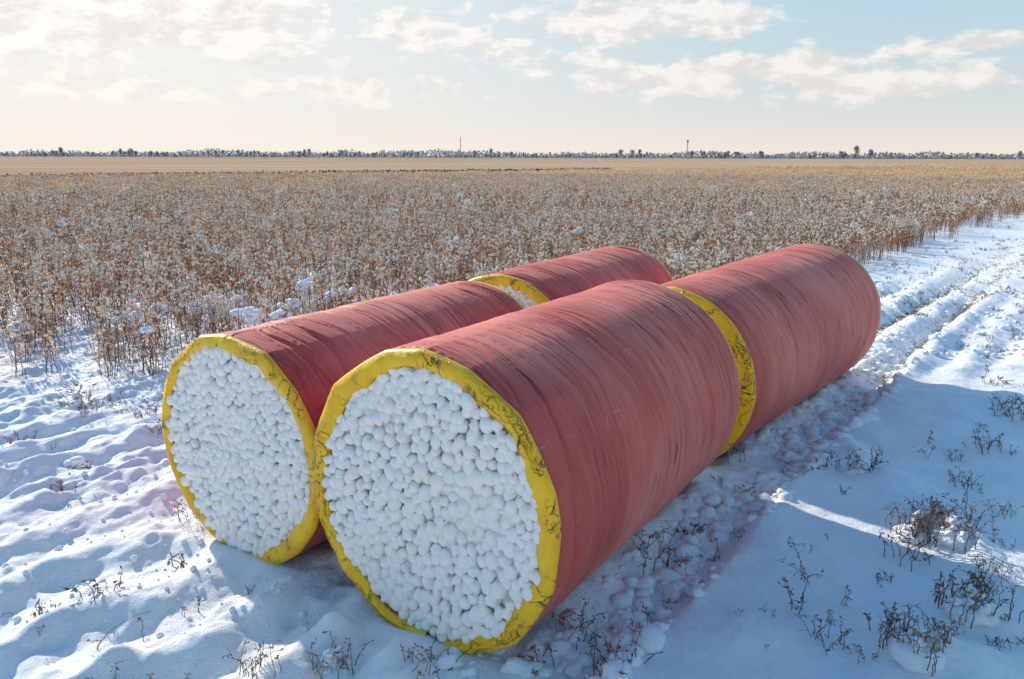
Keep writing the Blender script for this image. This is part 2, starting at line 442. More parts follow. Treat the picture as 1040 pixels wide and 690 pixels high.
# masks for the material
e = (X - .90) * math.cos(BY) - (Y - 5.15) * math.sin(BY)
wr = (X - 13.57) * math.cos(.715) - (Y - 28.66) * math.sin(.715)
soil = np.zeros_like(X)
track = np.exp(-((e + .10) / .20) ** 2) * sstep(10.8, 13, Y)
rowm = np.clip(-np.cos(2 * PI * wr / 1.15) - .35, 0, 1) * sstep(13, 18, Y) * sstep(.0, .6, wr) * .62
soil = np.maximum(track * .35, rowm * .45)
for (rx, ry, ryaw, wd, dp) in RUTS[:3]:
    wq = (X - rx) * math.cos(ryaw) - (Y - ry) * math.sin(ryaw) + .12 * fbm(X * .8, Y * .8, 95, 2)
    soil = np.maximum(soil, (.42 + 2.2 * dp) * np.exp(-(wq / (wd * 1.1)) ** 2) * sstep(12, 14, Y))
soil = np.maximum(soil, .25 * (in_field(X, Y) & (np.hypot(X, Y) > 25)))
soil = np.maximum(soil, .5 * (in_field(X, Y) & (np.hypot(X, Y) > 45)))
a = me.attributes.new('soil', 'FLOAT', 'POINT'); a.data.foreach_set('value', soil.ravel().astype(np.float32))
fld = sstep(4, 14, beyond(X, Y))
a = me.attributes.new('field', 'FLOAT', 'POINT'); a.data.foreach_set('value', fld.ravel().astype(np.float32))

# ------------------------------------------------------------------ bale building
def poly_r(phi, seed, n=16, depth=1.0):
    """outline of a faceted ring: 1 at the corners, dips between them"""
    q = np.random.RandomState(seed)
    ang = np.sort((np.arange(n) + q.uniform(-.28, .28, n)) * 2 * PI / n)
    rad = 1 + q.uniform(-.012, .012, n)
    ang = np.concatenate([[ang[-1] - 2 * PI], ang, [ang[0] + 2 * PI]]); rad = np.concatenate([[rad[-1]], rad, [rad[0]]])
    p = np.mod(phi, 2 * PI)
    k = np.clip(np.searchsorted(ang, p) - 1, 0, len(ang) - 2)
    a0, a1, r0, r1 = ang[k], ang[k + 1], rad[k], rad[k + 1]
    x0, y0, x1, y1 = r0 * np.cos(a0), r0 * np.sin(a0), r1 * np.cos(a1), r1 * np.sin(a1)
    den = np.cos(p) * (y1 - y0) - np.sin(p) * (x1 - x0)
    r = (x0 * (y1 - y0) - y0 * (x1 - x0)) / den
    return 1 + (r * 1.008 - 1) * depth

def make_bale(idx, label):
    bx, by, yaw, L, A, B, tap, sink = BALES[idx]
    seed = 100 + idx * 31
    root = link('cotton_bale', None, loc=(bx, by, 0), rz=-yaw)
    tag(root, label, 'cotton bale', 'wrapped round cotton bales lying in two rows')
    zc = B - sink
    def outline(phi, s):
        """(radius scale) of the wrapped surface"""
        facet = np.exp(-s / .5) * (.62 if idx in (0, 2) else .25) + .10
        r = 1 + (poly_r(phi, seed) - 1) * facet
        r = r * (1 + (tap - 1) * s / L)
        r = r * (1 + .034 * fbm(phi * 1.1, s * .7, seed + 3, 3) + .012 * fbm(phi * .8, s * 2.6, seed + 4, 2))
        return r
    def place(phi, s, rr, push=0):
        r = outline(phi, s) * rr
        x = (A * r + push) * np.sin(phi); z = zc + (B * r + push) * np.cos(phi)
        z = np.where(z < .04, .04 + (z - .04) * .35, z)
        return x, z
    # wrap: phi starts at the bottom so the seam is hidden
    NP, NS = 560, int(L / .0125)
    phi = np.linspace(-PI, PI, NP + 1); s = np.linspace(0.0, L, NS)
    PH, S = np.meshgrid(phi, s)
    ends = np.exp(-S / .55) + .6 * np.exp(-(L - S) / .4)
    warp = .35 * fbm(PH * 1.1, S * .8, seed + 5, 3) + .10 * np.sin(PH + idx)
    sw = S + warp * (.6 + .8 * ends)
    f1 = fbm(sw * 4.6, PH * .42, seed + 7, 3); f2 = np.abs(fbm(sw * 5.5, PH * .45, seed + 9, 2))
    f3 = np.abs(fbm(sw * 11 + PH * .5, PH * .6, seed + 13, 2))
    am = .5 + 1.4 * np.clip(fbm(PH * 1.0, S * .9, seed + 11, 2) + .35, 0, 1)
    topm = .55 + .9 * np.exp(-(PH / .95) ** 2)
    push = am * (.013 * f1 + (-.026 * np.exp(-(f2 / .03) ** 2) - .012 * np.exp(-(f3 / .03) ** 2)) * topm * (.5 + ends))
    push = push * sstep(0, .10, S) * sstep(0, .06, L - S)
    # film tucked in at both ends
    tuck = -.030 * np.exp(-(S / .05) ** 2) - .03 * np.exp(-((L - S) / .05) ** 2)
    x, z = place(PH, S, 1.0, push + tuck)
    Sx = S + .012 * fbm(PH * 2, S, seed + 15, 2)
    v = np.stack([x.ravel(), Sx.ravel(), z.ravel()], -1)
    i = np.arange(NS - 1)[:, None] * (NP + 1); j = np.arange(NP)[None]
    f = np.stack([i + j, i + j + 1, i + NP + 1 + j + 1, i + NP + 1 + j], -1).reshape(-1, 4)
    uv = np.stack([(PH * A + idx * 13.7).ravel(), (sw * .8 + S * .2).ravel()], -1)
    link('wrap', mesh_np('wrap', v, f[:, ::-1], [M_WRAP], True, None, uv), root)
    # rims: yellow film folded over both ends
    NR = 420
    ph = np.linspace(-PI, PI, NR + 1)
    def rim(end):
        wide = .10 if (idx == 1 and end == 0) else 0
        q = np.random.RandomState(seed + 40 + end)
        width = .14 + wide + .085 * fbm(ph * 2.2, ph * 0 + end * 9, seed + 44, 3) + .035 * fbm(ph * 9, ph * 0, seed + 45, 2)
        width = width + .035 * np.exp(-((ph - 2.2) / .7) ** 2) + .02 * np.cos(ph)
        prof = [(-.004, .03), (.004, .016), (.004, -.006), (-.012, -.028), (-.05, -.042), (-.4, -.046), (-.7, -.040), (-.93, -.022), (-1.0, .004), (-1.0, .06)]
        vs = []; uvs = []
        acc = 0
        for k, (ro, so) in enumerate(prof):
            if end: ro = min(ro, -.022) if k < 5 else ro
            rr = ro if k < 5 else ro * width
            if k == 4: rr = np.minimum(-.03, ro)
            wr_ = .020 * np.abs(fbm(ph * 5.3, ph * 0 + k * .2, seed + 48, 3)) + .012 * fbm(ph * 7, ph * 0 + k * .45, seed + 47 + end, 3) + .018 * np.abs(fbm(ph * 3.1, ph * 0 + k * .3, seed + 49, 2))
            sv = so - (wr_ if 2 < k < 9 else 0)
            if end: sv = max(so, .012) if k < 3 else np.maximum(sv, -.02)
            s_here = 0.0 if end == 0 else L
            x, z = place(ph, np.full_like(ph, s_here), 1.0, rr + (.008 * fbm(ph * 5, ph * 0 + k, seed + 51, 2) if k > 2 else 0))
            y = sv if end == 0 else L - sv
            vs.append(np.stack([x, y + 0 * ph, z], -1))
            acc = k * .033
            uvs.append(np.stack([ph * A + idx * 5.3 + end * 2.1, np.full_like(ph, acc)], -1))
        n = NR + 1; K = len(prof)
        v = np.concatenate(vs); i = np.arange(K - 1)[:, None] * n; j = np.arange(NR)[None]
        f = np.stack([i + j, i + j + 1, i + n + j + 1, i + n + j], -1).reshape(-1, 4)
        if end: f = f[:, ::-1]
        link('rim_band', mesh_np('rim_band', v, f, [M_RIM], True, None, np.concatenate(uvs)), root)
        return width
    # cotton packed in the end: relaxed scatter of soft tufts on a lumpy backing
    def fill(end, width, detail):
        mb = MB(); q = np.random.RandomState(seed + 60 + end)
        Rin = min(A, B) - .15
        xm, zm = place(ph, 0 * ph, 1.0, -width + .03)
        RM = np.hypot(xm, zm - zc)
        pts = []
        tries = 0
        while tries < 40000:
            tries += 1
            a = q.uniform(-PI, PI); r = math.sqrt(q.rand()) * (Rin + .035)
            if r > np.interp(a, ph, RM): continue
            x, zz = r * math.sin(a), r * math.cos(a)
            rad = .041 + .020 * q.rand() ** 1.3
            ok = True
            for (px, pz, pr) in pts:
                if (px - x) ** 2 + (pz - zz) ** 2 < ((pr + rad) * .77) ** 2: ok = False; break
            if ok: pts.append((x, zz, rad))
        sgn = 1 if end == 0 else -1; y0 = 0.0 if end == 0 else L
        for n_, (x, zz, rad) in enumerate(pts):
            dep = .012 + .03 * math.sin(x * 3.1 + idx) * math.cos(zz * 3.7) + q.uniform(-.010, .010)
            sq = (q.uniform(.92, 1.08), q.uniform(.9, 1.05), q.uniform(.95, 1.2))
            mb.blob((x, y0 + sgn * dep, zc + zz), rad * 1.10, 0, detail, seed * 7 + n_, .24, sq)
        for n_ in range(46):
            a = q.uniform(-PI, PI); r = math.sqrt(q.rand()) * (Rin - .05)
            mb.leaf(np.array([r * math.sin(a), y0 - sgn * q.uniform(.0, .03), zc + r * math.cos(a)]), q.uniform(.012, .035), q, 1, .3)
        # backing
        aa = np.linspace(0, 2 * PI, 49)[:-1]; back = [(0, y0 + sgn * .030, zc)] + [((Rin + .1) * math.sin(t), y0 + sgn * .030, zc + (Rin + .1) * math.cos(t)) for t in aa]
        fb = [(0, 1 + k, 1 + (k + 1) % 48) for k in range(48)]
        mb.add(back, fb if end else [t[::-1] for t in fb], 0)
        o = link('cotton_fill', mb.mesh('cotton_fill', [M_COTTON, M_WLEAF]), root)
    w0 = rim(0); w1 = rim(1)
    fill(0, w0, 3 if idx in (0, 2) else 2)
    if True:
        mb = MB(); aa = np.linspace(0, 2 * PI, 49)[:-1]
        q = np.random.RandomState(seed + 90)
        for k in range(240):
            a = q.uniform(-PI, PI); r = math.sqrt(q.rand()) * (min(A, B) - .2)
            mb.blob((r * math.sin(a), L - .02, zc + r * math.cos(a)), .06 + .03 * q.rand(), 0, 1, k, .3)
        back = [(0, L - .035, zc)] + [((min(A, B) - .1) * math.sin(t), L - .035, zc + (min(A, B) - .1) * math.cos(t)) for t in aa]
        mb.add(back, [(0, 1 + k, 1 + (k + 1) % 48) for k in range(48)], 0)
        link('cotton_fill', mb.mesh('cotton_fill', [M_COTTON]), root)
    return root

make_bale(0, 'nearest red wrapped cotton bale, its white end and yellow rim largest in view')
make_bale(1, 'long red wrapped cotton bale at the back of the right row beside the snowy track')
make_bale(2, 'red wrapped cotton bale with yellow rim, white end showing, front of the left row')
make_bale(3, 'half hidden red cotton bale at the back of the left row against the standing crop')

# ------------------------------------------------------------------ cotton plants
def plant_geo(seed, stems=3, H=1.05, bolls=11, bits=70):
    """returns stalk MB, leaf MB, list of boll (centre, radius)"""
    q = np.random.RandomState(seed); st = MB(); lf = MB(); bl = []
    tips = []
    for k in range(stems):
        bx, by = q.uniform(-.14, .14, 2); h = H * q.uniform(.72, 1.05)
        lean = q.uniform(-.16, .16, 2); t = np.linspace(0, 1, 6)
        w = q.uniform(-.03, .03, (6, 2)); w[0] = 0
        p = np.stack([bx + lean[0] * t * h + w[:, 0], by + lean[1] * t * h + w[:, 1], t * h - .03], -1)
        st.tube(p, .0065, .003, 4)
        for b in range(q.randint(5, 8)):
            tt = q.uniform(.28, .98); c = np.array([np.interp(tt, t, p[:, m]) for m in range(3)])
            a = q.uniform(0, 2 * PI); l = q.uniform(.10, .26) * (1.15 - tt * .6)
            d = np.array([math.cos(a), math.sin(a), q.uniform(.5, 1.1)])
            pts = np.array([c, c + d * l * .5, c + d * l * np.array([1, 1, .85])])
            st.tube(pts, .0035, .002, 3)
            tips.append(pts[-1]); tips.append((pts[1] + pts[2]) / 2)
        tips.append(p[-1])
    tips = sorted(tips, key=lambda t_: -t_[2] + q.uniform(0, 1.3))
    for k in range(min(bolls, len(tips))):
        bl.append((tips[k], q.uniform(.018, .036)))
    for k in range(bits):
        c = tips[q.randint(len(tips))] + q.randn(3) * np.array([.05, .05, .05]); c[2] *= q.uniform(.55, 1.02)
        if c[2] > .1: lf.leaf(c, q.uniform(.025, .06), q, 0, .7)
    return st, lf, bl

def boll_mb(mb, c, r, m, seed, simple=False):
    q = np.random.RandomState(seed)
    if simple: mb.blob(c, r * 1.15, m, 1, seed, .35); return
    for k in range(3):
        d = q.randn(3); d /= np.linalg.norm(d)
        mb.blob(np.asarray(c) + d * r * .55, r * .75, m, 1, seed + k, .3)

NVAR = 8
variants = []
for k in range(NVAR):
    st, lf, bl = plant_geo(500 + k, stems=3 + k % 3, H=1.02 + .07 * (k % 4), bolls=9 + k % 4, bits=66)
    one = MB()
    one.v, one.f3, one.f4, one.m3, one.m4, one.n = list(st.v), list(st.f3), list(st.f4), list(st.m3), list(st.m4), st.n
    q = np.random.RandomState(800 + k)
    for lv, lff in zip(lf.v, lf.f3): one.add(lv, lff - lff.min(), 1)
    for n_, (c, r) in enumerate(bl): boll_mb(one, c, r, 2, 900 + k * 20 + n_)
    whole = one.mesh('cotton_plant', [M_STALK, M_BRACT, M_BOLL], False)
    bm_ = [MB() for _ in range(1)]
    boll_meshes = []
    for n_, (c, r) in enumerate(bl):
        b = MB(); boll_mb(b, (0, 0, 0), r, 0, 900 + k * 20 + n_); boll_meshes.append((b.mesh('boll', [M_BOLL]), c))
    variants.append(dict(whole=whole, stalk=st.mesh('stalk', [M_STALK], False), leaves=lf.mesh('dry_leaves', [M_BRACT], False), bolls=boll_meshes))

# snow lumps that sit on some plants
capm = []
for k in range(4):
    mb = MB(); q = np.random.RandomState(60 + k)
    for n_ in range(11 + k): mb.blob((q.randn() * .075, q.randn() * .075, q.randn() * .05), q.uniform(.025, .075), 0, 2, k * 30 + n_, .4, (1.1, 1.1, .85))
    capm.append(mb.mesh('snow_cap', [M_SNOW]))

# positions: jittered rows
def project(x, y, z):
    zz = z - CAM_H
    fw = y * math.cos(PITCH) - zz * math.sin(PITCH); up = y * math.sin(PITCH) + zz * math.cos(PITCH)
    return 520 + F_PX * x / fw, 345 - F_PX * up / fw

pos = []
yr = .72
dv = np.array([math.sin(yr), math.cos(yr)]); tv = np.array([math.cos(yr), -math.sin(yr)])
# a narrow snow gap in the front of the crop
g0 = np.array(at(60, 408)); g1 = np.array(at(95, 345))
def gapd(x, y):
    d = g1 - g0; L = np.linalg.norm(d); d = d / L
    rel = np.stack([x - g0[0], y - g0[1]], -1); t = np.clip(rel @ d, 0, L)
    return np.hypot(rel[..., 0] - d[0] * t, rel[..., 1] - d[1] * t)

def scatter(rmin, rmax, dens, seed):
    q = np.random.RandomState(seed)
    hw = rmax * .98
    n = int(dens * (2 * hw) * (rmax + 6))
    x = q.uniform(-hw, hw, n); y = q.uniform(-6, rmax, n)
    d = np.hypot(x, y)
    k = (d >= rmin) & (d < rmax) & in_field(x, y, .1) & (np.abs(x) < y * .98 + 6) & (beyond(x, y) < 0)
    x, y = x[k], y[k]
    # ragged edge and soft rows
    wv = x * tv[0] + y * tv[1]
    rowp = np.abs(((wv / .95) % 1) - .5) * 2
    keep = (q.rand(len(x)) < .30 + .70 * (rowp > .40)) & (gapd(x, y) > .28 + .12 * q.rand(len(x)))
    return x[keep], y[keep]

xa, ya = scatter(9, 42, 6.0, 1)
# keep plants clear of the bales
def clear_of_bales(x, y, m=.25):
    ok = np.ones(len(x), bool)
    for (bx, by, yaw, L, a, b, t, s) in BALES:
        dx, dy = x - bx, y - by
        ss = dx * math.sin(yaw) + dy * math.cos(yaw); ww = dx * math.cos(yaw) - dy * math.sin(yaw)
        ok &= ~((ss > -m) & (ss < L + m) & (np.abs(ww) < a + m))
    return ok
k = clear_of_bales(xa, ya); xa, ya = xa[k], ya[k]
uu, vv = project(xa, ya, .6)
vis = (uu > -10) & (uu < 1050)
# hidden behind the bales: rough test against the photo's bale outline is not needed, distance order is enough
order = np.argsort(np.where(vis, np.hypot(xa, ya), 1e9))
near_idx = order[:300]; rest_idx = order[300:]
zs = height(xa, ya)
NPARTS = 110
cap_n = 0
for n_, ix in enumerate(near_idx):
    x, y, z = float(xa[ix]), float(ya[ix]), float(zs[ix])
    q = np.random.RandomState(3000 + n_)
    v = variants[q.randint(NVAR)]; sc_ = q.uniform(.85, 1.18)
    has_cap = n_ < NPARTS and q.rand() < .16
    if n_ < NPARTS:
        o = link('cotton_plant', None, loc=(x, y, z), rz=q.uniform(0, 6.28)); o.scale = (sc_, sc_, sc_)
        link('stalk', v['stalk'], o); link('dry_leaves', v['leaves'], o)
        for (bmesh_, c) in v['bolls']:
            b = link('boll', bmesh_, o); b.location = c
        if has_cap:
            s_ = link('snow_cap', capm[q.randint(4)], o); s_.location = (q.uniform(-.08, .08), q.uniform(-.08, .08), q.uniform(.55, .95)); f_ = q.uniform(.8, 1.4); s_.scale = (f_, f_, f_ * .85)
    else:
        o = link('cotton_plant', v['whole'], None, (x, y, z), q.uniform(0, 6.28)); o.scale = (sc_, sc_, sc_)
    if has_cap: tag(o, 'dry brown cotton plant carrying a lump of snow at the front of the crop', 'cotton plant', 'snow topped cotton plants at the field edge')
    elif n_ < NPARTS: tag(o, 'dry brown cotton plant with open white bolls, foremost edge of the crop', 'cotton plant', 'cotton plants along the foremost field edge')
    else: tag(o, 'dry brown cotton plant with white bolls, just behind the front edge of the crop', 'cotton plant', 'cotton plants behind the field edge')

# everything farther: one object of instanced plants
src = bpy.data.collections.new('cotton_kinds')
def src_obj(name, me):
    o = bpy.data.objects.new(name, me); src.objects.link(o); return o
for k in range(NVAR): src_obj('a%02d' % k, variants[k]['whole'])
NCAP = 3
for k in range(NCAP):
    o = MB(); q = np.random.RandomState(70 + k)
    for n_ in range(9): o.blob((q.randn() * .10, q.randn() * .10, .8 + q.randn() * .09), q.uniform(.025, .075), 0, 1, k * 9 + n_, .4)
    src_obj('b%02d' % k, o.mesh('snow_tuft', [M_SNOW]))
NPATCH = 5
for k in range(NPATCH):
    q = np.random.RandomState(1700 + k); o = MB()
    for p_ in range(16):
        cx, cy = q.uniform(-1.1, 1.1, 2); h = q.uniform(.75, 1.1)
        for s_ in range(3):
            bx, by = cx + q.uniform(-.15, .15), cy + q.uniform(-.15, .15)
            o.tube([(bx, by, 0), (bx + q.uniform(-.1, .1), by + q.uniform(-.1, .1), h * q.uniform(.7, 1))], .012, .008, 3, 0)
        for b in range(18):
            o.leaf(np.array([cx + q.randn() * .2, cy + q.randn() * .2, h * q.uniform(.3, 1.02)]), q.uniform(.07, .14), q, 1, .75)
        for b in range(8):
            o.blob((cx + q.randn() * .2, cy + q.randn() * .2, h * q.uniform(.5, 1.05)), q.uniform(.03, .055), 2, 1, q.randint(9999), .3)
    src_obj('c%02d' % k, o.mesh('cotton_patch', [M_STALK, M_BRACT, M_FARBOLL], False))

P = []; RZ = []; SC = []; VI = []
def put(x, y, z, rz, s, v): P.append(np.stack([x, y, z], -1)); RZ.append(rz); SC.append(s); VI.append(v)
xr, yr_, zr = xa[rest_idx], ya[rest_idx], zs[rest_idx]; n = len(xr)
put(xr, yr_, zr, rs.uniform(0, 6.28, n), rs.uniform(.85, 1.15, n), rs.randint(0, NVAR, n))
k = rs.rand(n) < .05; m_ = k.sum()
put(xr[k], yr_[k], zr[k], rs.uniform(0, 6.28, m_), rs.uniform(.55, 1.2, m_), NVAR + rs.randint(0, NCAP, m_))
for (r0, r1, dn, sd) in [(42, 75, 3.0, 5), (75, 120, 1.5, 6)]:
    x, y = scatter(r0, r1, dn, sd); n = len(x); z = height(x, y)
    put(x, y, z, rs.uniform(0, 6.28, n), rs.uniform(1.0, 1.3, n), rs.randint(0, NVAR, n))
    k = rs.rand(n) < .006; m_ = k.sum()
    put(x[k], y[k], z[k], rs.uniform(0, 6.28, m_), rs.uniform(.8, 1.5, m_), NVAR + rs.randint(0, NCAP, m_))
for (r0, r1, dn, sd, s0) in [(70, 200, .26, 7, 1.0), (200, 420, .12, 8, 1.25)]:
    x, y = scatter(r0, r1, dn, sd); n = len(x)
    put(x, y, height(x, y), rs.uniform(0, 6.28, n), rs.uniform(.9, 1.1, n) * s0, NVAR + NCAP + rs.randint(0, NPATCH, n))
# taller dark fringe on the far edge of the standing crop
P = np.concatenate(P); RZ = np.concatenate(RZ); SC = np.concatenate(SC); VI = np.concatenate(VI)
pm = bpy.data.meshes.new('cotton_crop'); pm.vertices.add(len(P)); pm.vertices.foreach_set('co', P.astype(np.float32).ravel())
rot = np.zeros((len(P), 3), np.float32); rot[:, 2] = RZ; rot[:, 0] = rs.uniform(-.06, .06, len(P)); rot[:, 1] = rs.uniform(-.06, .06, len(P))
a = pm.attributes.new('rot', 'FLOAT_VECTOR', 'POINT'); a.data.foreach_set('vector', rot.ravel())
a = pm.attributes.new('scl', 'FLOAT', 'POINT'); a.data.foreach_set('value', SC.astype(np.float32))
a = pm.attributes.new('vi', 'INT', 'POINT'); a.data.foreach_set('value', VI.astype(np.int32))
crop = tag(link('cotton_crop', pm), 'brown standing cotton crop with white bolls filling the field', 'cotton crop', None, 'stuff')
ng = bpy.data.node_groups.new('crop_scatter', 'GeometryNodeTree')
ng.interface.new_socket('Geometry', in_out='INPUT', socket_type='NodeSocketGeometry'); ng.interface.new_socket('Geometry', in_out='OUTPUT', socket_type='NodeSocketGeometry')
gi = ng.nodes.new('NodeGroupInput'); go = ng.nodes.new('NodeGroupOutput')
ci = ng.nodes.new('GeometryNodeCollectionInfo'); ci.inputs['Collection'].default_value = src
ci.inputs['Separate Children'].default_value = True; ci.inputs['Reset Children'].default_value = True
ip = ng.nodes.new('GeometryNodeInstanceOnPoints'); ip.inputs['Pick Instance'].default_value = True
def named(nm, t):
    x = ng.nodes.new('GeometryNodeInputNamedAttribute'); x.data_type = t; x.inputs['Name'].default_value = nm
    return [s for s in x.outputs if s.enabled and s.name == 'Attribute'][0]
e2r = ng.nodes.new('FunctionNodeEulerToRotation')
ng.links.new(gi.outputs[0], ip.inputs['Points']); ng.links.new(ci.outputs[0], ip.inputs['Instance'])
ng.links.new(named('vi', 'INT'), ip.inputs['Instance Index'])
ng.links.new(named('rot', 'FLOAT_VECTOR'), e2r.inputs[0]); ng.links.new(e2r.outputs[0], ip.inputs['Rotation'])
ng.links.new(named('scl', 'FLOAT'), ip.inputs['Scale']); ng.links.new(ip.outputs[0], go.inputs[0])
md = crop.modifiers.new('scatter', 'NODES'); md.node_group = ng

# ------------------------------------------------------------------ dried weeds
def weed_geo(seed, h=.3, stems=4, spread=.12, arch=.4, leafy=14, br=3):
    q = np.random.RandomState(seed); st = MB(); lf = MB()
    for k in range(stems):
        a = q.uniform(0, 2 * PI); hh = h * q.uniform(.55, 1.05); rch = hh * arch * q.uniform(.3, 1.5)
        t = np.linspace(0, 1, 7)
        b0 = np.array([q.uniform(-spread, spread), q.uniform(-spread, spread), -.04])
        p = np.stack([b0[0] + math.cos(a) * rch * t ** 1.8, b0[1] + math.sin(a) * rch * t ** 1.8, b0[2] + (hh + .04) * (t - .35 * min(arch, 1.2) * t ** 3)], -1)
        p[1:] += q.randn(6, 3) * hh * .025
        st.tube(p, .0048, .002, 4)
        pts = [p[-1], p[-2]]
        for b in range(br):
            tt = q.uniform(.3, .95); c = np.array([np.interp(tt, t, p[:, m]) for m in range(3)])
            d = np.array([q.randn(), q.randn(), q.uniform(.0, 1.2)]); d /= np.linalg.norm(d); l = hh * q.uniform(.15, .4)
            pp = np.array([c, c + d * l * .6 + q.randn(3) * .006, c + d * l + np.array([0, 0, -.12 * l])])
            st.tube(pp, .0028, .0016, 3); pts += [pp[-1], pp[1]]
        for b in range(leafy):
            c = pts[q.randint(len(pts))] + q.randn(3) * hh * .035
            lf.leaf(c, q.uniform(.022, .055), q, 0, .34)
        for b in range(leafy // 9):
            c = pts[q.randint(len(pts))]
            lf.blob(c, q.uniform(.007, .013), 0, 1, q.randint(9999), .4, (1, 1, 1.5))
    return st.mesh('stem', [M_WEED], False), lf.mesh('withered_leaves', [M_WLEAF], False)

weed_kinds = {
    'sprig':   [weed_geo(10 + k, .20, 2, .03, .4, 6, 2) for k in range(4)],
    'arching': [weed_geo(20 + k, .42, 2, .05, 1.1, 17, 4) for k in range(3)],
    'clump':   [weed_geo(30 + k, .27, 12, .15, .5, 5, 2) for k in range(4)],
    'thicket': [weed_geo(70 + k, .27, 36, .22, .35, 4, 2) for k in range(3)],
    'tall':    [weed_geo(40 + k, .50, 1, .01, .12, 18, 5) for k in range(3)],
    'low':     [weed_geo(50 + k, .12, 7, .10, .7, 4, 1) for k in range(5)],
    'twig':    [weed_geo(55 + k, .26, 1, .0, 1.5, 3, 1) for k in range(3)],
}
capw = []
for k in range(3):
    mb = MB(); q = np.random.RandomState(160 + k)
    mb.blob((0, 0, 0), .17, 0, 3, k + 5, .35, (1.2, 1.1, .42))
    for n_ in range(70 + 14 * k):
        rr_ = min(abs(q.randn()) * .10, .17); an = q.uniform(0, 6.28)
        mb.blob((rr_ * math.cos(an), rr_ * math.sin(an), q.rand() ** 1.6 * .19 * math.exp(-(rr_ / .16) ** 2) - .015), .010 + .034 * q.rand() ** 2, 0, 2, k * 130 + n_, .45, (1.2, 1.15, .8))
    capw.append(mb.mesh('snow_cap', [M_SNOW]))

def weed(kind, u, v, s=1.0, label=None, group=None, cap=0, var=None, xy=None):
    x, y = xy if xy else at(u, v, .12)
    st, lf = weed_kinds[kind][(rnd.randrange(9) if var is None else var) % len(weed_kinds[kind])]
    o = link('dried_weed', None, loc=(x, y, hz(x, y)), rz=rnd.uniform(0, 6.28)); o.scale = (s, s, s)
    link('stem', st, o); link('withered_leaves', lf, o)
    if cap:
        c = link('snow_cap', capw[rnd.randrange(3)], o); c.location = (rnd.uniform(-.05, .05), rnd.uniform(-.05, .05), -.04)
    tag(o, label, 'weed', group)
    return o

